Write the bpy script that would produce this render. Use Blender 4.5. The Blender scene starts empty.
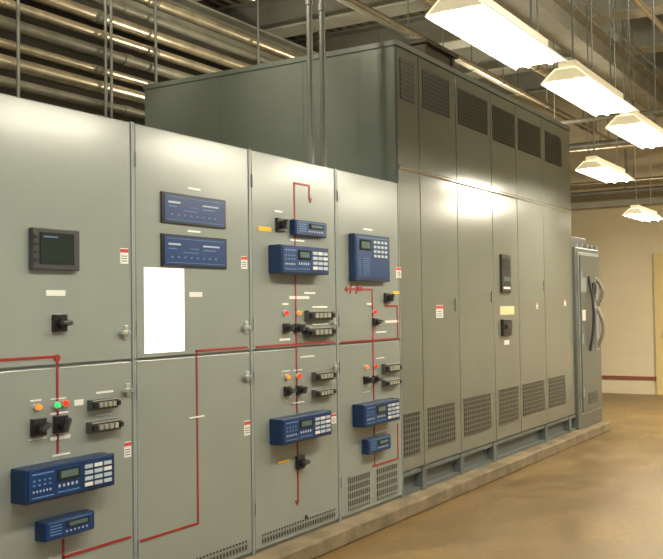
import bpy, bmesh, math, random
from mathutils import Vector, Matrix
random.seed(4)
sc = bpy.context.scene
sc.view_settings.view_transform = 'Standard'
sc.view_settings.look = 'None'

# ------------------------------------------------------------------ camera
F = 939.0
EYE = Vector((0, -3.17, 1.48))
az, pitch, roll = math.radians(31.6), math.radians(1.74), 0.014
fwd = Vector((math.cos(az)*math.cos(pitch), math.sin(az)*math.cos(pitch), math.sin(pitch)))
rt0 = Vector((math.sin(az), -math.cos(az), 0))
up0 = rt0.cross(fwd)
rt = rt0*math.cos(roll) - up0*math.sin(roll)
up = up0*math.cos(roll) + rt0*math.sin(roll)
cam_d = bpy.data.cameras.new("camera")
cam = bpy.data.objects.new("camera", cam_d)
sc.collection.objects.link(cam)
M = Matrix((rt, up, -fwd)).transposed().to_4x4()
M.translation = EYE
cam.matrix_world = M
cam_d.sensor_width = 36
cam_d.lens = 36*F/663
cam_d.clip_start = 0.05
sc.camera = cam

def fp(px, py, y=0.0):
    """photo measurement -> (x, z) on the vertical plane at depth y"""
    d = fwd + rt*((px-331.5)/F) + up*((279.5-py)/F)
    s = (y-EYE.y)/d.y
    return EYE.x + d.x*s, EYE.z + d.z*s

def rect(x0, y0, x1, y1, y=0.0):
    hz = 302
    zt = fp(x0 if y0 < hz else x1, y0, y)[1]
    zb = fp(x1 if y1 < hz else x0, y1, y)[1]
    ym = (y0+y1)/2
    return fp(x0, ym, y)[0], fp(x1, ym, y)[0], zb, zt

# ------------------------------------------------------------------ materials
def mat(name, col, rough=0.5, metal=0.0, var=0.0, scale=4.0, emit=0.0, ecol=None, bump=0.0, bscale=60, coat=0, spec=.5):
    m = bpy.data.materials.new(name)
    m.use_nodes = True
    nt = m.node_tree
    b = nt.nodes["Principled BSDF"]
    b.inputs["Base Color"].default_value = (*col, 1)
    b.inputs["Roughness"].default_value = rough
    b.inputs["Metallic"].default_value = metal
    b.inputs["Specular IOR Level"].default_value = spec
    if coat:
        b.inputs["Coat Weight"].default_value = coat; b.inputs["Coat Roughness"].default_value = 0.12
    tc = nt.nodes.new("ShaderNodeTexCoord")
    if var > 0:
        n = nt.nodes.new("ShaderNodeTexNoise")
        n.inputs["Scale"].default_value = scale
        n.inputs["Detail"].default_value = 5
        nt.links.new(tc.outputs["Object"], n.inputs["Vector"])
        r = nt.nodes.new("ShaderNodeValToRGB")
        r.color_ramp.elements[0].position = 0.3
        r.color_ramp.elements[1].position = 0.7
        r.color_ramp.elements[0].color = (*[c*(1-var) for c in col], 1)
        r.color_ramp.elements[1].color = (*[min(1, c*(1+var)) for c in col], 1)
        nt.links.new(n.outputs["Fac"], r.inputs["Fac"])
        nt.links.new(r.outputs["Color"], b.inputs["Base Color"])
    if bump > 0:
        n2 = nt.nodes.new("ShaderNodeTexNoise")
        n2.inputs["Scale"].default_value = bscale
        nt.links.new(tc.outputs["Object"], n2.inputs["Vector"])
        bp = nt.nodes.new("ShaderNodeBump")
        bp.inputs["Strength"].default_value = bump
        bp.inputs["Distance"].default_value = 0.01
        nt.links.new(n2.outputs["Fac"], bp.inputs["Height"])
        nt.links.new(bp.outputs["Normal"], b.inputs["Normal"])
    if emit > 0:
        b.inputs["Emission Color"].default_value = (*(ecol or col), 1)
        b.inputs["Emission Strength"].default_value = emit
    return m

def grille_mat(name, base, hole, px, pz, fx=0.45, fz=0.3, axis='X'):
    m = mat(name, base, 0.45)
    nt = m.node_tree
    b = nt.nodes["Principled BSDF"]
    tc = nt.nodes.new("ShaderNodeTexCoord")
    sp = nt.nodes.new("ShaderNodeSeparateXYZ")
    nt.links.new(tc.outputs["Object"], sp.inputs[0])
    outs = []
    for ax, p, f in ((axis, px, fx), ('Z', pz, fz)):
        dv = nt.nodes.new("ShaderNodeMath"); dv.operation = 'DIVIDE'; dv.inputs[1].default_value = p
        nt.links.new(sp.outputs[ax], dv.inputs[0])
        fr = nt.nodes.new("ShaderNodeMath"); fr.operation = 'FRACT'
        nt.links.new(dv.outputs[0], fr.inputs[0])
        gt = nt.nodes.new("ShaderNodeMath"); gt.operation = 'GREATER_THAN'; gt.inputs[1].default_value = f
        nt.links.new(fr.outputs[0], gt.inputs[0])
        outs.append(gt)
    mu = nt.nodes.new("ShaderNodeMath"); mu.operation = 'MULTIPLY'
    nt.links.new(outs[0].outputs[0], mu.inputs[0]); nt.links.new(outs[1].outputs[0], mu.inputs[1])
    mx = nt.nodes.new("ShaderNodeMix"); mx.data_type = 'RGBA'
    nt.links.new(mu.outputs[0], mx.inputs[0])
    mx.inputs[6].default_value = (*base, 1); mx.inputs[7].default_value = (*hole, 1)
    nt.links.new(mx.outputs[2], b.inputs["Base Color"])
    return m

GREY = (0.265, 0.30, 0.28)
M_door = mat("painted_steel_door", GREY, 0.22, var=0.04, scale=2, bump=0.02, bscale=25, spec=.8)
M_body = mat("painted_steel_frame", (0.25, 0.28, 0.26), 0.4, var=0.04, scale=3)
M_trim = mat("light_grey_trim", (0.28, 0.32, 0.32), 0.3)
M_tall = mat("enclosure_paint", (0.175, 0.188, 0.158), 0.20, var=0.06, scale=1.5, bump=0.03, bscale=25, spec=.5)
M_seam = mat("enclosure_seam_paint", (0.22, 0.23, 0.19), 0.15, var=0.03, coat=.8)
M_side = mat("enclosure_side_paint", (0.175, 0.212, 0.195), 0.40, var=0.05, scale=1.5)
M_disc = mat("disconnect_paint", (0.12, 0.13, 0.115), 0.35, var=0.04)
M_skid = mat("skid_grey", (0.12, 0.14, 0.138), 0.5, var=0.1, scale=5)
M_gr1 = grille_mat("perforated_vent", (0.13, 0.135, 0.115), (0.006, 0.006, 0.005), 0.040, 0.040, .33, .28)
M_gr2 = grille_mat("slotted_vent", (0.22, 0.24, 0.22), (0.015, 0.015, 0.012), 0.028, 0.05, .4, .3)
M_gr3 = grille_mat("top_vent_mesh", (0.06, 0.065, 0.055), (0.008, 0.008, 0.007), 0.034, 0.034, 0.33, 0.28)
M_black = mat("black_plastic", (0.015, 0.015, 0.017), 0.35)
M_dgrey = mat("dark_grey_bezel", (0.04, 0.042, 0.045), 0.4)
M_mgrey = mat("mid_grey_metal", (0.10, 0.11, 0.10), 0.35, 0.4)
M_screen = mat("screen_glass", (0.02, 0.03, 0.028), 0.12)
M_lcd = mat("lcd_display", (0.09, 0.15, 0.15), 0.2)
M_navy = mat("navy_relay_case", (0.006, 0.030, 0.10), 0.35, var=0.05)
M_blue = mat("blue_relay_face", (0.005, 0.036, 0.145), 0.35)
M_lblue = mat("light_blue_print", (0.10, 0.24, 0.44), 0.5)
M_ltext = mat("pale_print", (0.45, 0.55, 0.63), 0.5)
M_white = mat("white_plastic", (0.78, 0.79, 0.76), 0.45)
M_cream = mat("cream_plate", (0.78, 0.70, 0.42), 0.45)
M_paper = mat("white_paper", (0.97, 0.97, 0.96), 0.8, emit=0.4, ecol=(1, 1, 1))  # brightness put in as emission; the sheet is no light source
M_red = mat("red_mimic_tape", (0.30, 0.018, 0.016), 0.5)
M_redl = mat("red_print", (0.6, 0.05, 0.04), 0.5)
M_yel = mat("yellow_tag", (0.85, 0.5, 0.03), 0.5)
M_silver = mat("silver_metal", (0.55, 0.58, 0.53), 0.3, 0.6)
M_lampR = mat("red_lens", (0.8, 0.02, 0.01), 0.2, emit=0.8, ecol=(1, 0.05, 0.02))
M_lampG = mat("green_lens", (0.02, 0.6, 0.12), 0.2, emit=0.7, ecol=(0.05, 0.9, 0.2))
M_lampO = mat("orange_lens", (0.9, 0.22, 0.02), 0.2, emit=0.8, ecol=(1, 0.28, 0.04))
M_conc = mat("concrete_pad", (0.21, 0.165, 0.10), 0.85, var=0.35, scale=5, bump=0.6, bscale=30)
M_steel = mat("galvanised_conduit", (0.66, 0.58, 0.43), 0.33, 0.75, var=0.2, scale=5)
M_gsteel = mat("grey_conduit", (0.27, 0.29, 0.28), 0.45, 0.3, var=0.06, scale=8)
M_dsteel = mat("dull_steel", (0.26, 0.25, 0.20), 0.5, 0.3, var=0.15, scale=6)
M_dbox = mat("dark_brown_steel", (0.08, 0.065, 0.045), 0.5, 0.1, var=0.2, scale=4)
M_beam = mat("painted_beam", (0.50, 0.50, 0.43), 0.6, var=0.15, scale=3)
M_reflec = mat("white_reflector", (0.92, 0.9, 0.84), 0.35, emit=0.7, ecol=(1, 0.92, 0.7))  # tube light on the reflector put in as emission
M_hous = mat("white_housing", (0.85, 0.8, 0.66), 0.4, emit=0.35, ecol=(1, 0.82, 0.42))  # warm tube glow put into housing and end caps as emission
M_tube = mat("lit_tube", (1, 1, 1), 0.4, emit=36, ecol=(1, 0.93, 0.76))
M_doorY = mat("cream_door_paint", (0.74, 0.60, 0.28), 0.4, var=0.03)
M_rust = mat("red_brown_paint", (0.30, 0.09, 0.045), 0.6)

# floor
M_floor = mat("stained_concrete_floor", (0.30, 0.2, 0.1), 0.42)
nt = M_floor.node_tree; b = nt.nodes["Principled BSDF"]
tc = nt.nodes.new("ShaderNodeTexCoord")
def noise(s, d, r, dist=0):
    n = nt.nodes.new("ShaderNodeTexNoise"); n.inputs["Scale"].default_value = s; n.inputs["Detail"].default_value = d
    n.inputs["Roughness"].default_value = r; n.inputs["Distortion"].default_value = dist
    nt.links.new(tc.outputs["Object"], n.inputs["Vector"]); return n
n1 = noise(2.6, 13, .8, .1); n2 = noise(20, 9, .85); n3 = noise(0.5, 6, .6)
def ramp(n, p0, c0, p1, c1_):
    r = nt.nodes.new("ShaderNodeValToRGB"); r.color_ramp.elements[0].position = p0; r.color_ramp.elements[0].color = (*c0, 1)
    r.color_ramp.elements[1].position = p1; r.color_ramp.elements[1].color = (*c1_, 1)
    nt.links.new(n.outputs["Fac"], r.inputs["Fac"]); return r
r1 = ramp(n1, .38, (0.155, 0.102, 0.037), .62, (0.268, 0.182, 0.074))
r2 = ramp(n2, .35, (.62, .60, .55), .62, (1.14, 1.12, 1.07))
r3 = ramp(n3, .35, (.80, .78, .74), .6, (1.04, 1.04, 1.04))
def mul(a, c):
    x = nt.nodes.new("ShaderNodeMix"); x.data_type = 'RGBA'; x.blend_type = 'MULTIPLY'; x.inputs[0].default_value = 1
    nt.links.new(a, x.inputs[6]); nt.links.new(c, x.inputs[7]); return x.outputs[2]
nt.links.new(mul(mul(r1.outputs[0], r2.outputs[0]), r3.outputs[0]), b.inputs["Base Color"])
mr = nt.nodes.new("ShaderNodeMapRange"); mr.inputs[1].default_value = .35; mr.inputs[2].default_value = .65; mr.inputs[3].default_value = 0.28; mr.inputs[4].default_value = 0.45
nt.links.new(n1.outputs["Fac"], mr.inputs[0]); nt.links.new(mr.outputs[0], b.inputs["Roughness"])
bp = nt.nodes.new("ShaderNodeBump"); bp.inputs["Strength"].default_value = .2; bp.inputs["Distance"].default_value = .01
nt.links.new(n2.outputs["Fac"], bp.inputs["Height"]); nt.links.new(bp.outputs["Normal"], b.inputs["Normal"])

M_wall = mat("beige_block_wall", (0.80, 0.70, 0.49), 0.7, var=0.06, scale=.8)
nt = M_wall.node_tree; b = nt.nodes["Principled BSDF"]
tc = nt.nodes.new("ShaderNodeTexCoord"); mp = nt.nodes.new("ShaderNodeMapping")
mp.inputs["Rotation"].default_value = (math.radians(90), 0, math.radians(90))
nt.links.new(tc.outputs["Object"], mp.inputs["Vector"])
bk = nt.nodes.new("ShaderNodeTexBrick"); bk.inputs["Scale"].default_value = 1; bk.inputs["Brick Width"].default_value = 0.4; bk.inputs["Row Height"].default_value = 0.2; bk.inputs["Mortar Size"].default_value = 0.01
nt.links.new(mp.outputs[0], bk.inputs["Vector"])
bp = nt.nodes.new("ShaderNodeBump"); bp.inputs["Strength"].default_value = 0.5; bp.inputs["Distance"].default_value = 0.008; bp.invert = True
nt.links.new(bk.outputs["Fac"], bp.inputs["Height"]); nt.links.new(bp.outputs["Normal"], b.inputs["Normal"])
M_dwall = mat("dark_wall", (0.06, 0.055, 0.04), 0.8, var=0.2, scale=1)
M_owall = mat("side_wall", (0.42, 0.36, 0.26), 0.8)
M_ceil = mat("ceiling_deck", (0.40, 0.37, 0.29), 0.8, var=0.15, scale=2)
nt = M_ceil.node_tree; b = nt.nodes["Principled BSDF"]
tc = nt.nodes.new("ShaderNodeTexCoord"); wv = nt.nodes.new("ShaderNodeTexWave"); wv.bands_direction = 'Y'; wv.inputs["Scale"].default_value = 2.0
nt.links.new(tc.outputs["Object"], wv.inputs["Vector"])
bp = nt.nodes.new("ShaderNodeBump"); bp.inputs["Strength"].default_value = 1; bp.inputs["Distance"].default_value = .05
nt.links.new(wv.outputs["Fac"], bp.inputs["Height"]); nt.links.new(bp.outputs["Normal"], b.inputs["Normal"])

# ------------------------------------------------------------------ mesh builder
WP = {}
class MB:
    def __init__(s): s.v=[]; s.f=[]; s.mi=[]; s.ms=[]; s.sm=[]
    def m(s, mt):
        if mt not in s.ms: s.ms.append(mt)
        return s.ms.index(mt)
    def add(s, vs, fs, mt, smooth=False):
        o=len(s.v); s.v += [Vector(v) for v in vs]; i=s.m(mt)
        for f in fs: s.f.append([o+k for k in f]); s.mi.append(i); s.sm.append(smooth)
    def box(s, x0,x1,y0,y1,z0,z1, mt):
        if x0>x1: x0,x1=x1,x0
        if y0>y1: y0,y1=y1,y0
        if z0>z1: z0,z1=z1,z0
        s.add([(x0,y0,z0),(x1,y0,z0),(x1,y1,z0),(x0,y1,z0),(x0,y0,z1),(x1,y0,z1),(x1,y1,z1),(x0,y1,z1)],
              [(0,3,2,1),(4,5,6,7),(0,1,5,4),(1,2,6,5),(2,3,7,6),(3,0,4,7)], mt); return s
    def cyl(s, p0, p1, r, mt, seg=12, r1=None):
        p0=Vector(p0); p1=Vector(p1); d=(p1-p0).normalized()
        a=d.orthogonal().normalized(); c=d.cross(a); r1 = r if r1 is None else r1
        vs=[]
        for p,rr in ((p0,r),(p1,r1)):
            for k in range(seg):
                t=2*math.pi*k/seg; vs.append(p+(a*math.cos(t)+c*math.sin(t))*rr)
        s.add(vs, [(k,(k+1)%seg,seg+(k+1)%seg,seg+k) for k in range(seg)], mt, True)
        s.add(vs, [tuple(range(seg-1,-1,-1)), tuple(range(seg,2*seg))], mt); return s
    def tube(s, pts, r, mt, seg=10):
        for a,b_ in zip(pts[:-1],pts[1:]): s.cyl(a,b_,r,mt,seg)
        return s
    def prism_x(s, prof, x0, x1, mt):
        n=len(prof)
        s.add([(x0,*p) for p in prof]+[(x1,*p) for p in prof],
              [(k,(k+1)%n,n+(k+1)%n,n+k) for k in range(n)]+[tuple(range(n-1,-1,-1)),tuple(range(n,2*n))], mt); return s
    def prism_y(s, prof, y0, y1, mt):
        n=len(prof)
        s.add([(p[0],y0,p[1]) for p in prof]+[(p[0],y1,p[1]) for p in prof],
              [(k,(k+1)%n,n+(k+1)%n,n+k) for k in range(n)]+[tuple(range(n-1,-1,-1)),tuple(range(n,2*n))], mt); return s
    def done(s, name, parent=None, bevel=0, **props):
        lo=Vector([min(v[i] for v in s.v) for i in range(3)]); hi=Vector([max(v[i] for v in s.v) for i in range(3)])
        c=(lo+hi)/2
        me=bpy.data.meshes.new(name)
        me.from_pydata([v-c for v in s.v],[],s.f)
        for mt in s.ms: me.materials.append(mt)
        for p,i,q in zip(me.polygons,s.mi,s.sm): p.material_index=i; p.use_smooth=q
        bm=bmesh.new(); bm.from_mesh(me); bmesh.ops.recalc_face_normals(bm, faces=bm.faces); bm.to_mesh(me); bm.free()
        o=bpy.data.objects.new(name, me); sc.collection.objects.link(o)
        o.location = c - (WP[parent.name] if parent else Vector())
        if parent: o.parent=parent
        WP[o.name]=c
        if bevel:
            md=o.modifiers.new("bevel",'BEVEL'); md.width=bevel; md.segments=2; md.limit_method='ANGLE'
        for k,v in props.items(): o[k]=v
        return o

def empty(name, loc, **props):
    o=bpy.data.objects.new(name,None); sc.collection.objects.link(o); o.location=loc; o.empty_display_size=0.1
    WP[o.name]=Vector(loc)
    for k,v in props.items(): o[k]=v
    return o
def B(x0,x1,y0,y1,z0,z1,mt): return MB().box(x0,x1,y0,y1,z0,z1,mt)

# ------------------------------------------------------------------ room
CZ=5.3
B(-4,15.95,-7,4.4,-0.1,0,M_floor).done("floor",kind="structure")
B(-4,15.95,-7,4.4,CZ,CZ+0.1,M_ceil).done("ceiling",kind="structure")
B(15.8,15.95,-7,4.4,0,CZ,M_wall).done("wall_end",kind="structure")
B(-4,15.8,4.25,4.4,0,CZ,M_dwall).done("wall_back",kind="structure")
B(-4,15.8,-7.1,-7,0,CZ,M_owall).done("wall_front",kind="structure")
B(-4.1,-4,-7,4.4,0,CZ,M_owall).done("wall_near",kind="structure")
B(15.77,15.8,0.36,4.25,0.24,0.29,M_rust).done("trim_1",kind="structure")
B(15.785,15.8,0.36,4.25,0,0.10,M_wall).done("baseboard_end",kind="structure")
mb=MB(); mb.box(15.74,15.8,0.28,0.36,0,2.3,M_doorY).box(15.74,15.8,-0.76,-0.68,0,2.3,M_doorY).box(15.74,15.8,-0.68,0.28,2.2,2.3,M_doorY)
dr=B(15.75,15.795,-0.68,0.28,0.01,2.2,M_doorY).done("door_1",kind="structure")
mb.done("trim_2",kind="structure")
MB().cyl((15.75,0.2,1.0),(15.70,0.2,1.0),0.015,M_silver).cyl((15.70,0.2,1.0),(15.66,0.2,1.0),0.038,M_silver).done("door_knob",dr)

# ------------------------------------------------------------------ switchgear details
def label(par,x0,y0,x1,y1,mt=M_white,name="label_plate",y=0.0):
    a,b_,c,d=rect(x0,y0,x1,y1,y); return B(a,b_,y-0.003,y,c,d,mt).done(name,par)
def sticker(par,x0,y0,x1,y1,y=0.0):
    a,b_,c,d=rect(x0,y0,x1,y1,y); h=d-c
    mb=B(a,b_,y-0.002,y,c,d,M_white); mb.box(a,b_,y-0.003,y-0.002,d-h*0.28,d-h*0.05,M_redl)
    for k in range(3): mb.box(a+(b_-a)*.15,b_-(b_-a)*.15,y-0.0028,y-0.002,c+h*(.15+.16*k),c+h*(.20+.16*k),M_dgrey)
    return mb.done("warning_label",par,label="small white label with red warning band")
def switch(par,cx,cy,s=0.045,ang=0):
    x,z=fp(cx,cy); g=B(x-s,x+s,-0.02,0,z-s,z+s,M_black); g.cyl((x,-0.02,z),(x,-0.04,z),s*.62,M_black,20)
    o=g.done("control_switch",par,bevel=0.003)
    h=MB(); ca,sa=math.cos(ang),math.sin(ang)
    def R(u,v): return (x+u*ca-v*sa, z+u*sa+v*ca)
    h.prism_y([R(-s*.7,-s*.2),R(s*.7,-s*.28),R(s*.85,0),R(s*.7,s*.28),R(-s*.7,s*.2)],-0.065,-0.04,M_dgrey)
    h.done("switch_handle",o,bevel=0.004)
def lamp(par,cx,cy,mt,r=0.016):
    x,z=fp(cx,cy); o=MB().cyl((x,0,z),(x,-0.014,z),r*1.35,M_silver,16).done("indicator_lamp",par)
    MB().cyl((x,-0.014,z),(x,-0.030,z),r,mt,16,r*.7).done("lens",o)
def testblock(par,x0,y0,x1,y1):
    a,b_,c,d=rect(x0,y0,x1,y1,-0.02); w=b_-a; h=d-c
    o=B(a,b_,-0.03,0,c,d,M_mgrey).done("test_switch_block",par,bevel=0.003)
    mb=B(a+w*.03,b_-w*.03,-.033,-.03,c+h*.18,c+h*.82,M_dgrey)
    for k in range(6):
        u=a+w*(k+.5)/6; mb.box(u-w*.055,u+w*.055,-0.05,-0.033,c+h*.28,c+h*.72,M_silver if k%5 else M_black)
    mb.done("test_blade_row",o)
    B(a+w*.05,b_-w*.05,-0.034,-0.03,c+h*.86,c+h*.97,M_silver).done("label_strip",o)
def latch(par,x0,y0,x1,y1):
    a,b_,c,d=rect(x0,y0,x1,y1); w=b_-a; mb=B(a+w*.5,b_-w*.1,-0.010,0,c,d,M_silver); zc=(c+d)/2
    mb.box(a+w*.1,b_-w*.25,-0.028,-0.010,zc-.009,zc+.009,M_silver).cyl((b_-w*.3,-0.010,zc),(b_-w*.3,-.03,zc),.011,M_trim)
    return mb.done("door_handle",par,bevel=0.002,label="small metal quarter-turn latch handle")

def relay(par,x0,y0,x1,y1,d=0.09,style="big"):
    a,b_,c,t=rect(x0,y0,x1,y1,-d); w=b_-a; h=t-c; yf=-d
    nm={"big":"protective_relay","small":"small_relay","panel":"blue_meter_panel","keypad":"keypad_controller"}[style]
    g=B(a,b_,-d,0,c,t,M_black if style=="panel" else M_navy)
    o=g.done(nm,par,bevel=0.006 if style!="panel" else .003)
    f=B(a+w*.03,b_-w*.03,yf-.004,yf,c+h*.07,t-h*.07,M_blue)
    def bx(mb,u0,u1,v0,v1,mt,e=.0025): mb.box(a+w*u0,a+w*u1,yf-.004-e,yf-.004,c+h*v0,c+h*v1,mt)
    if style=="big":
        for k in range(6): bx(f,.07+.035*k,.085+.035*k,.30,.36,M_ltext)
        bx(f,.06,.29,.80,.84,M_lblue); bx(f,.06,.29,.14,.17,M_lblue)
        for k in range(4):
            for j in range(2): bx(f,.07+.055*k,.095+.055*k,.48+.13*j,.53+.13*j,M_lblue)
        bx(f,.33,.57,.16,.19,M_lblue)
        for k in range(5): bx(f,.34+.047*k,.36+.047*k,.32,.40,M_ltext)
    elif style=="small":
        for k in range(4): bx(f,.1,.32,.25+.15*k,.30+.15*k,M_lblue)
        for k in range(6): bx(f,.40+.08*k,.43+.08*k,.26,.34,M_ltext)
        bx(f,.08,.92,.86,.89,M_lblue)
    elif style=="panel":
        for v in (.86,.12): bx(f,.06,.94,v,v+.014,M_lblue)
        bx(f,.08,.26,.66,.72,M_ltext); bx(f,.08,.20,.54,.57,M_lblue)
        for k in range(5): bx(f,.40+.03*k,.412+.03*k,.54,.60,M_lblue)
        for k in range(8): bx(f,.12+.095*k,.15+.095*k,.27,.32,M_lblue)
        bx(f,.60,.86,.66,.71,M_ltext); bx(f,.60,.80,.54,.57,M_lblue); bx(f,.30,.52,.44,.46,M_lblue)
    else:
        for k in range(9): bx(f,.10,.13,.12+.045*k,.135+.045*k,M_lblue); bx(f,.2,.38,.12+.045*k,.13+.045*k,M_lblue)
        bx(f,.08,.92,.92,.935,M_lblue)
    f.done("relay_face",o)
    if style=="big":
        s=MB(); bx(s,.33,.58,.50,.84,M_screen,.004); bx(s,.36,.55,.58,.78,M_lcd,.006); s.done("display_screen",o)
        k_=MB(); bx(k_,.61,.97,.12,.90,M_navy,.001)
        for i in range(3):
            for j in range(4): bx(k_,.63+.112*i,.72+.112*i,.17+.18*j,.28+.18*j,M_ltext if (i+j)%4 else M_white,.005)
        k_.done("keypad",o)
    elif style=="small":
        s=MB(); bx(s,.42,.86,.48,.80,M_screen,.004); bx(s,.46,.82,.54,.74,M_lcd,.006); s.done("display_screen",o)
    elif style=="keypad":
        s=MB(); bx(s,.12,.42,.66,.88,M_screen,.004); bx(s,.15,.39,.70,.84,M_lcd,.006); s.done("display_screen",o)
        k_=MB(); bx(k_,.46,.94,.49,.91,M_navy,.001)
        for i in range(4):
            for j in range(4): bx(k_,.50+.105*i,.57+.105*i,.52+.10*j,.575+.10*j,M_ltext,.005)
        k_.done("keypad",o)
    return o

def mimic(par,paths,arrows=()):
    w=.0058
    for pi,pts in enumerate(paths):
        mb=MB()
        P=[fp(*p) for p in pts]; Q=[P[0]]
        for q in P[1:]:
            p=Q[-1]
            Q.append((q[0],p[1]) if abs(q[0]-p[0])>abs(q[1]-p[1]) else (p[0],q[1]))
        for p,q in zip(Q[:-1],Q[1:]):
            mb.box(min(p[0],q[0])-w,max(p[0],q[0])+w,-.003-.0003*pi,0,min(p[1],q[1])-w,max(p[1],q[1])+w,M_red)
        mb.done("mimic_line",par,label="red one-line diagram tape")
    for (cx,cy,dx,dz) in arrows:
        x,z=fp(cx,cy); s=.02
        MB().prism_y([(x+dx*s*1.6,z+dz*s*1.6),(x+dz*s,z-dx*s),(x-dz*s,z+dx*s)],-.005,0,M_red).done("mimic_arrow",par)

ZT=2.39; ZM=fp(133,360)[1]; ZB=0.10
XS=[fp(133,340)[0]-0.93, fp(134,340)[0], fp(251.5,340)[0], fp(337.5,330)[0], fp(400.5,320)[0]]
LBL=["light grey steel switchgear cabinet with black meter and blue relays",
     "light grey switchgear cabinet with two blue meter panels, white paper",
     "light grey steel switchgear cabinet crowded with relays, lamps and red lines",
     "light grey switchgear cabinet with blue keypad panel beside tall enclosure"]
cabs=[]
for i in range(4):
    x0,x1=XS[i]+.001,XS[i+1]-.001
    e=empty("switchgear_cabinet",((x0+x1)/2,0.6,ZB),label=LBL[i],category="electrical cabinet",group="grey switchgear lineup")
    B(x0,x1,0.014,1.25,ZB,ZT,M_body).done("cabinet_body",e)
    for xx in (x0,x1-.010):
        B(xx,xx+.010,-.002,.014,ZB,ZT,M_trim).done("edge_trim",e,label="pale grey vertical edge strip")
    ud=B(x0+.016,x1-.016,0,.013,ZM+.006,ZT-.004,M_door).done("cabinet_door",e,bevel=0.004,label="upper hinged steel door")
    ld=B(x0+.016,x1-.016,0,.013,ZB+.02,ZM-.006,M_door).done("cabinet_door",e,bevel=0.004,label="lower hinged steel door")
    for dd,zs in ((ud,(ZT-.18,ZM+.15)),(ld,(ZM-.15,ZB+.25))):
        for z in zs: MB().cyl((x0+.014,-.006,z-.035),(x0+.014,-.006,z+.035),.006,M_body,8).done("hinge",dd)
    cabs.append((e,ud,ld))
c1,c2,c3,c4=[c[0] for c in cabs]
def vent(par,x0,y0,x1,y1,mt,y=0.0,nm="vent_grille"):
    a,b_,c,d=rect(x0,y0,x1,y1,y)
    return B(a,b_,y-.004,y,c,d,mt).done(nm,par)
for i in range(3):
    x0,x1=XS[i]+.08,XS[i+1]-.06
    B(x0,x1,-.004,0,ZB+.05,ZB+.10,M_gr2).done("vent_grille",cabs[i][0])
x0,x1=XS[3],XS[4]; w=x1-x0
for u0,u1 in ((.12,.44),(.56,.90)):
    B(x0+u0*w,x0+u1*w,-.004,0,ZB+.05,ZB+.27,M_gr2).done("vent_grille",c4)

# ---- cabinet 1
u,l=cabs[0][1],cabs[0][2]
a,b_,c,d=rect(33,227,80,271,-.03); w=b_-a;h=d-c
o=B(a,b_,-.03,0,c,d,M_dgrey).done("digital_meter",c1,bevel=.005,label="black framed digital meter with dark screen")
B(a+w*.14,b_-w*.14,-.034,-.03,c+h*.14,d-h*.10,M_screen).done("display_screen",o)
for k in range(4): B(a+w*.03,a+w*.10,-.035,-.03,c+h*(.2+.18*k),c+h*(.27+.18*k),M_black).done("meter_button",o)
B(a+w*.2,a+w*.5,-.036,-.034,d-h*.22,d-h*.19,M_lblue).done("screen_readout",o)
label(c1,46,290,65,296); label(c1,51,314,62,317,M_white)
switch(c1,58,323,.038); sticker(c1,120,248,128,264); latch(u,118,325,128,340); latch(l,120,383,130,397)
mimic(c1,[[(-12,361),(57,358),(60,452)],[(63,540),(64,557),(130,545)]])
x,z=fp(57,358); MB().cyl((x,-.005,z),(x,0,z),.016,M_red).done("mimic_node",c1)
label(c1,30,399,41,402); label(c1,50,397,66,400)
lamp(c1,36,407,M_lampO,.013); lamp(c1,55,405,M_lampG,.013); lamp(c1,63,403,M_lampR,.013)
label(c1,74,399,83,406,M_white)
switch(c1,37,427,.038,.5); switch(c1,59,424,.038,1.2)
label(c1,50,411,68,415); label(c1,50,434,70,441); label(c1,28,437,46,441)
testblock(c1,90,397,117,411); testblock(c1,89,418,120,434); label(c1,96,390,113,394); label(c1,96,413,112,416)
sticker(c1,124,441,131,458)
relay(c1,25,453,115,506,.09,"big"); relay(c1,44,510,95,543,.06,"small"); label(c1,52,452,70,457)
# ---- cabinet 2
u,l=cabs[1][1],cabs[1][2]
relay(c2,162,191,226,229,.012,"panel"); relay(c2,162,233,227,269,.012,"panel")
label(c2,187,187,200,191); label(c2,187,230,200,233)
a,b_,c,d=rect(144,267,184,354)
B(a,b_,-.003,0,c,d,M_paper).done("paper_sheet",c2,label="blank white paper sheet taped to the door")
label(c2,189,292,202,297); sticker(c2,241,256,247,269); latch(u,240,321,248,334); latch(l,241,371,249,382); sticker(c2,244,420,250,436)
mimic(c2,[[(138,542),(198,523),(195,351),(246.5,347.5)]])
label(c2,189,415,204,419,y=-.0035)
# ---- cabinet 3
u,l=cabs[2][1],cabs[2][2]
mimic(c3,[[(256,347),(333,343)],[(294,183),(309,186),(310,198)],[(294,183),(297,500)]],[(310,198,0,-1),(297,500,0,-1)])
label(c3,258,226,271,232,M_yel,"yellow_tag"); label(c3,274,210,282,213)
switch(c3,279,225,.04,1.3); relay(c3,295,219,327,238,.04,"small"); relay(c3,281,244,329,275,.09,"big"); label(c3,290,239,304,242)
label(c3,289,296,309,299); label(c3,282,303,288,305); label(c3,304,292,315,294)
lamp(c3,284,313,M_lampR,.013); lamp(c3,297,313,M_lampO,.013); switch(c3,285,328,.028,1.2); switch(c3,296,328,.028,1.2); switch(c3,303,331,.016,0)
testblock(c3,307,310,332,321); testblock(c3,307,326,333,338); label(c3,279,338,290,341); label(c3,312,306,327,308); label(c3,312,323,328,325)
lamp(c3,286,377,M_lampO,.013); lamp(c3,297,376,M_lampR,.013); label(c3,281,370,290,372); label(c3,293,369,302,371); label(c3,300,355,314,358)
switch(c3,286,391,.028,.3); switch(c3,298,390,.028,1.3); testblock(c3,314,370,333,382); testblock(c3,314,387,333,398); label(c3,292,401,304,404,y=-.0035)
relay(c3,282,410,332,446,.09,"big"); switch(c3,299,462,.04,.1); label(c3,278,459,289,464,M_yel,"yellow_tag")
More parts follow.
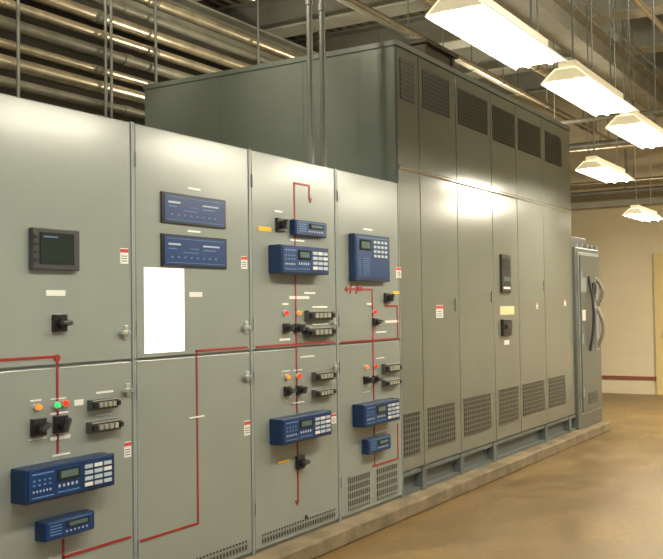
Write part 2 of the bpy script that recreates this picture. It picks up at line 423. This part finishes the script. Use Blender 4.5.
latch(u,330,318,335,329); latch(l,331,362,336,372); sticker(c3,331,413,336,424)
x,z=fp(306,517); MB().cyl((x,-.006,z),(x,0,z),.012,M_black).done("key_lock",c3)
# ---- cabinet 4
relay(c4,355,233,390,282,.05,"keypad")
sticker(c4,396,267,401,278); label(c4,363,228,372,231)
mimic(c4,[[(341,342.5),(397,340)],[(346,289),(372,289),(373,466)],[(373,466),(398,463),(398,424)],[(385,306),(397,305.5),(398,339)]],[(347,289,-1,0)])
x,z=fp(354,289)
for k,s in enumerate((-1,1)):
    for dx in (-.045,.035):
        MB().prism_y([(x+dx-.006,z+s*.006),(x+dx+.006,z+s*.006),(x+dx+.006+s*.014,z+s*.032),(x+dx-.006+s*.014,z+s*.032)],-.005,0,M_red).done("mimic_symbol",c4)
B(x+.04,x+.10,-.006,-.003,z-.014,z+.014,M_red).done("mimic_symbol",c4)
switch(c4,386,298,.036,1.2); label(c4,393,291,399,294,M_yel,"yellow_tag")
lamp(c4,373,312,M_lampR,.013); switch(c4,374,322,.028,.4); label(c4,366,303,371,305); label(c4,385,320,398,323)
label(c4,376,331,386,333)
lamp(c4,365,367,M_lampO,.012); lamp(c4,374,366,M_lampR,.012); switch(c4,365,380,.026,1.2); switch(c4,374,379,.026,.3)
testblock(c4,384,362,399,374); testblock(c4,384,378,399,387); label(c4,362,391,370,393); label(c4,376,357,384,359)
relay(c4,364,398,400,428,.09,"big"); relay(c4,368,434,391,455,.05,"small"); label(c4,376,430,386,433)

# ------------------------------------------------------------------ tall enclosure
TX0=XS[4]+.002; TX1=fp(573,300)[0]; TZ=.10+3.34; TB=.27
T=empty("tall_enclosure",((TX0+TX1)/2,1.2,.10),label="tall olive-grey steel transformer enclosure with vent grilles on a skid",category="electrical enclosure")
B(TX0,TX1,.014,2.48,TB,TZ,M_side).done("enclosure_body",T,label="grey-green sheet steel housing")
B(TX0-.01,TX1+.01,-.012,2.49,TZ-.03,TZ+.012,M_side).done("top_cap",T,bevel=.004)
ZS=fp(400,167)[1]
tx=[TX0]+[fp(p,300)[0] for p in (422,459,494,519,545)]+[TX1]
for i in range(6):
    a,b_=tx[i]+.005,tx[i+1]-.005
    B(a,b_,0,.013,TB+.01,ZS-.006,M_tall).done("lower_panel",T,bevel=.004)
    B(a,b_,0,.013,ZS+.006,TZ-.035,M_tall).done("upper_panel",T,bevel=.004)
MB().prism_x([(.012,ZS-.02),(-.006,ZS-.016),(-.014,ZS-.006),(-.014,ZS+.006),(-.006,ZS+.016),(.012,ZS+.02)],TX0,TX1,M_seam).done("seam_strip",T)
for bb in ((400,57,414,104),(422.5,69,449,118),(458,88,487,135),(492.5,105,514,148),(518,118,540,158),(545,131,561,167)):
    vent(T,*bb,M_gr3)
for bb in ((404,411,420,458),(428,402,455,449),(464,393,491,437),(499,386,518,426),(523,380,544,416),(549,375,565,408)):
    vent(T,*bb,M_gr1)
for y in (.83,1.65): B(TX0-.003,TX0,y-.006,y+.006,2.42,TZ-.03,M_side).done("side_seam",T)
B(TX0,TX1,.05,.10,.10,TB,M_skid).box(TX0,TX1,.0,.05,TB-.03,TB,M_skid).box(TX0,TX1,0,.05,.10,.125,M_skid).done("skid_rail",T,label="grey steel channel skid rail")
B(TX0,TX1,2.38,2.43,.10,TB,M_skid).done("skid_rail",T)
for px in (423,461,494,546,570):
    x=fp(px,440)[0]; B(x-.035,x+.035,-.01,.05,.10,TB,M_skid).done("skid_foot",T)
a,b_,c,d=rect(502,254,511,293,-.02)
o=B(a,b_,-.02,0,c,d,M_black).done("control_display",T,bevel=.004,label="black temperature controller with small screens")
h=d-c
B(a+.02,b_-.02,-.023,-.02,d-h*.38,d-h*.12,M_screen).done("display_screen",o)
B(a+.03,b_-.03,-.023,-.02,c+h*.3,c+h*.42,M_lcd).done("display_screen",o)
B(a+.03,b_-.03,-.023,-.02,c+h*.1,c+h*.16,M_white).done("label_strip",o)
label(T,500,306,514,315,M_cream)
a,b_,c,d=rect(504,319,512,336,-.03)
o=B(a,b_,-.03,0,c,d,M_black).done("breaker_switch_box",T,bevel=.004)
B(a+.04,b_-.04,-.05,-.03,(c+d)/2-.01,(c+d)/2+.03,M_dgrey).done("switch_handle",o)
label(T,504,340,509,345)
sticker(T,436,305,443,318); sticker(T,536,303,538,309); sticker(T,564,300,566,306)
for px,py in ((457,305),(493,297),(545,286)):
    x,z=fp(px,py); B(x-.05,x-.02,-.012,0,z-.05,z+.05,M_tall).done("panel_latch",T)

# ------------------------------------------------------------------ end disconnect cabinet
DX0=TX1+.02; DX1=fp(598,330)[0]; DZ=.10+2.02
D=empty("disconnect_cabinet",((DX0+DX1)/2,.5,.10),label="shorter grey metal disconnect cabinet with long vertical door handle",category="electrical cabinet")
B(DX0,DX1,-.03,1.2,.10,DZ,M_disc).done("cabinet_body",D,bevel=.008)
B(DX0+.02,DX1-.25,.05,1.0,DZ,DZ+.13,M_disc).done("top_box",D,bevel=.005)
for k in range(5):
    x=DX0+.12+k*.19; B(x-.02,x+.02,-.02,.05,DZ,DZ+.05,M_trim).done("lifting_tab",D)
xa,xb,za,zb=DX0+.10,DX1-.08,.28,DZ-.08
B(xa-.03,xb+.03,-.040,-.03,za-.03,zb+.03,M_trim).done("door_frame",D,bevel=.004,label="pale door surround")
dd=B(xa,xb,-.055,-.040,za,zb,M_disc).done("cabinet_door",D,bevel=.005)
hx=xb-.16
B(hx-.06,hx+.06,-.065,-.055,.95,1.80,M_trim).done("handle_plate",dd)
def bow(x,z0,z1,dpt): return [(x,-.06-dpt*math.sin(math.pi*k/10),z0+(z1-z0)*k/10) for k in range(11)]
MB().tube(bow(hx,.98,1.45,.07),.022,M_dsteel).done("door_handle",dd,label="bowed vertical metal bar handle")
MB().tube(bow(hx,1.47,1.78,.07),.022,M_dsteel).done("door_handle",dd,label="bowed vertical metal bar handle")
MB().tube(bow(hx-.30,.95,1.80,.05),.016,M_dgrey).done("door_handle",dd,label="dark curved latch rod")
MB().cyl((hx-.15,-.055,1.66),(hx-.15,-.085,1.66),.07,M_black,20).done("round_gauge",dd)
MB().cyl((hx-.15,-.055,1.46),(hx-.15,-.075,1.46),.05,M_silver,20).done("round_gauge",dd)
B(hx-.56,hx-.44,-.058,-.055,1.3,1.42,M_white).done("warning_label",dd)
B(hx-.6,hx-.38,-.058,-.055,1.62,1.78,M_trim).done("rating_plate",dd)
for z in (.5,1.1,1.8): B(xa-.02,xa+.02,-.07,-.055,z-.05,z+.05,M_trim).done("hinge",dd)
B(xa+.2,xb-.2,-.059,-.055,.36,.48,M_gr1).done("vent_grille",dd)

B(2.2,DX1-.02,-0.14,2.7,0,0.10,M_conc).done("equipment_pad",bevel=0.012,label="low concrete housekeeping pad under the grey cabinets",category="concrete pad")

# ------------------------------------------------------------------ conduits over lineup
for x in (5.475,5.64):
    mb=MB().cyl((x,.35,ZT),(x,.35,CZ),.022,M_gsteel,16)
    for z in (ZT,3.6,4.8): mb.cyl((x,.35,z),(x,.35,z+.05),.028,M_gsteel,16)
    mb.done("vertical_conduit",label="galvanised vertical conduit rising from the switchgear top",category="conduit",group="vertical conduits")
PY=3.0
hs=[3.19,3.34,3.50,3.65,3.82,3.98,4.14,4.30,4.47]
rs=[.05,.045,.06,.04,.055,.045,.055,.045,.055]
for k,z in enumerate(hs):
    r=rs[k]
    mb=MB().cyl((2,PY,z),(11.7,PY,z),r,M_steel if k%3!=1 else M_dsteel,16)
    for x in range(3,11,3): mb.cyl((x+.37*(k%3),PY,z),(x+.37*(k%3)+.10,PY,z),r*1.13,M_dsteel,16)
    mb.done("conduit_pipe",label="long horizontal metal conduit on the wall rack",category="conduit",group="stacked conduit run")
for k,x in enumerate((3.7,5.1,6.07,6.73,8.4,11.2)):
    mb=MB().cyl((x,PY-.09,3.08),(x,PY-.09,CZ),.014,M_gsteel,8)
    if k==2: mb.cyl((x+.07,PY-.09,3.08),(x+.07,PY-.09,CZ),.014,M_gsteel,8).box(x,x+.07,PY-.095,PY-.085,3.1,3.13,M_gsteel)
    mb.box(x-.02,x+.02,PY-.105,PY+.12,3.06,3.09,M_dsteel)
    mb.done("hanger_rod",label="thin vertical steel rod hanger in front of stacked conduits",category="pipe hanger",group="rod hangers")
for k,(y,z,r) in enumerate(((2.2,4.22,.04),(1.95,4.22,.035),(1.7,4.22,.04))):
    x=6.3+.35*k; R=.5
    pts=[(2.5,y,z)]+[(x-R+R*math.sin(a),y,z+R-R*math.cos(a)) for a in (0,.3,.6,.9,1.2,1.57)]+[(x,y,CZ)]
    MB().tube(pts,r,M_steel,12).done("bent_conduit",label="steel conduit bending up into the ceiling deck",category="conduit",group="overhead bent conduits")

# ------------------------------------------------------------------ ceiling steel
for x in (5.0,7.8,9.5,11.2,12.9,14.6):
    MB().box(x-.18,x+.18,-7,4.25,CZ-.42,CZ-.395,M_beam).box(x-.18,x+.18,-7,4.25,CZ-.025,CZ,M_beam).box(x-.012,x+.012,-7,4.25,CZ-.40,CZ-.02,M_beam).done("ceiling_beam",label="painted steel cross beam under the ceiling",category="steel beam",group="overhead cross beams")
for y in (.12,3.6):
    h=.36;w=.30;z0=CZ-.42-h
    MB().box(2,15.8,y-w/2,y+w/2,z0,z0+.025,M_beam).box(2,15.8,y-w/2,y+w/2,z0+h-.025,z0+h,M_beam).box(2,15.8,y-.012,y+.012,z0+.02,z0+h-.02,M_beam).done("girder",label="long steel girder running beneath the cross beams",category="steel beam",group="long girders")
mb=B(7.45,8.05,.42,.75,TZ+.012,3.80,M_dbox)
for x in (7.43,8.01): mb.box(x,x+.06,.40,.77,TZ+.012,3.82,M_dbox)
mb.box(7.4,8.1,.37,.80,3.80,3.84,M_dbox)
mb.done("junction_box",label="dark brown steel entry box on top of the tall enclosure",category="electrical box",bevel=.006)
for k,(y,z,r,xs) in enumerate(((-.12,4.02,.03,4),(.5,4.28,.04,4),(1.3,4.40,.05,4),(-1.0,4.42,.03,4),(-.45,4.55,.02,4),(.9,4.15,.025,4))):
    mb=MB().cyl((xs,y,z),(15.8,y,z),r,M_steel if k%2 else M_dsteel,12)
    for x in (6.9,8.9,10.6,12.2,15.2): mb.cyl((x,y,z),(x,y,CZ),.007,M_gsteel,6).cyl((x-.015,y,z),(x+.015,y,z),r*1.25,M_gsteel,12)
    mb.done("overhead_pipe",label="long horizontal overhead pipe above the aisle",category="pipe",group="overhead pipes")
for k,(x,z,r) in enumerate(((15.42,3.30,.05),(15.52,3.48,.04),(14.0,3.86,.06),(13.4,3.70,.035),(11.9,3.84,.03))):
    mb=MB().cyl((x,-7,z),(x,4.25,z),r,M_steel if k%2 else M_dsteel,12)
    for y in (-4.2,-2.6,.7,2.6): mb.cyl((x,y,z),(x,y,CZ),.007,M_gsteel,6).cyl((x,y-.015,z),(x,y+.015,z),r*1.2,M_gsteel,12)
    mb.done("cross_pipe",label="horizontal pipe crossing near the end wall",category="pipe",group="cross pipes")
B(15.65,15.8,-4,4.2,3.10,3.18,M_beam).done("wall_channel",label="grey steel channel fixed along the beige end wall",category="steel channel")

# ------------------------------------------------------------------ fluorescent fixtures
WARM=(1,.89,.70)
def fixture(cx,cy,z,L=1.10,power=60):
    e=empty("fluorescent_fixture",(cx,cy,z+.16),label="lit white fluorescent strip fixture with flared reflector on hanging rods",category="ceiling light",group="hanging fluorescent fixtures")
    x0,x1=cx-L/2,cx+L/2; q=.14
    mb=B(x0,x1,cy-.06,cy+.06,z+.075,z+.081,M_reflec)
    for s in (-1,1):
        mb.prism_x([(cy+s*.06,z+.075),(cy+s*q,z+.0),(cy+s*(q+.003),z+.004),(cy+s*.06,z+.081)],x0,x1,M_reflec)
    mb.done("reflector",e)
    B(x0+.03,x1-.03,cy-.05,cy+.05,z+.082,z+.128,M_hous).done("ballast_housing",e,bevel=.006)
    for x in (x0,x1-.008):
        MB().prism_x([(cy-q,z+.012),(cy+q,z+.012),(cy+.06,z+.082),(cy-.06,z+.082)],x,x+.008,M_hous).done("end_cap",e)
    for s in (-1,1):
        MB().cyl((x0+.03,cy+s*.06,z+.014),(x1-.03,cy+s*.06,z+.014),.018,M_tube,12).done("fluorescent_tube",e)
    for x in (x0+.15,x1-.15):
        MB().cyl((x,cy,z+.128),(x,cy,CZ-.001),.006,M_gsteel,8).done("hanging_rod",e)
        B(x-.02,x+.02,cy-.03,cy+.03,z+.128,z+.15,M_dsteel).done("hanger_bracket",e)
    la=bpy.data.lights.new("fixture_light",'AREA'); la.shape='RECTANGLE'; la.size=L*.9; la.size_y=.05
    la.energy=power; la.color=WARM
    lo=bpy.data.objects.new("fixture_light",la); sc.collection.objects.link(lo); lo.parent=e; lo.location=(0,0,-.16-.006)
for (x,y,z,p) in ((4.20,-1.56,2.73,17),(5.70,-1.56,2.73,17),(7.24,-1.50,2.73,17),(9.13,-.70,2.72,15),(12.6,-.24,2.60,30),
                  (2.6,-1.56,2.73,14),(1.1,-1.56,2.73,12),(8.6,-3.4,2.94,32),(10.8,-3.0,2.94,50),(12.6,-2.1,2.94,150)):  # trailing brighter fixtures are unseen, added to light the room and end wall
    fixture(x,y,z,power=p)

la=bpy.data.lights.new("flash_light",'AREA'); la.size=.15; la.energy=36; la.color=(.95,1,1)
lo=bpy.data.objects.new("flash_light",la); sc.collection.objects.link(lo); lo.location=EYE+Vector((-.1,-.05,.15))
lo.rotation_euler=M.to_euler()
for x,y,z,p in ((4.0,1.2,4.7,190),(8.6,-3.0,4.4,150),(11.5,1.2,3.62,70),(1.5,.5,4.6,50),(7.6,1.8,3.68,45)):  # unseen fill points added to brighten ceiling steel, pipes and end wall
    la=bpy.data.lights.new("fill_point_light",'POINT'); la.energy=p; la.color=(1,.88,.66); la.shadow_soft_size=.12
    lo=bpy.data.objects.new("fill_point_light",la); sc.collection.objects.link(lo); lo.location=(x,y,z)
w=bpy.data.worlds.new("world"); sc.world=w; w.use_nodes=True
w.node_tree.nodes["Background"].inputs[0].default_value=(.9,.95,1,1); w.node_tree.nodes["Background"].inputs[1].default_value=.02
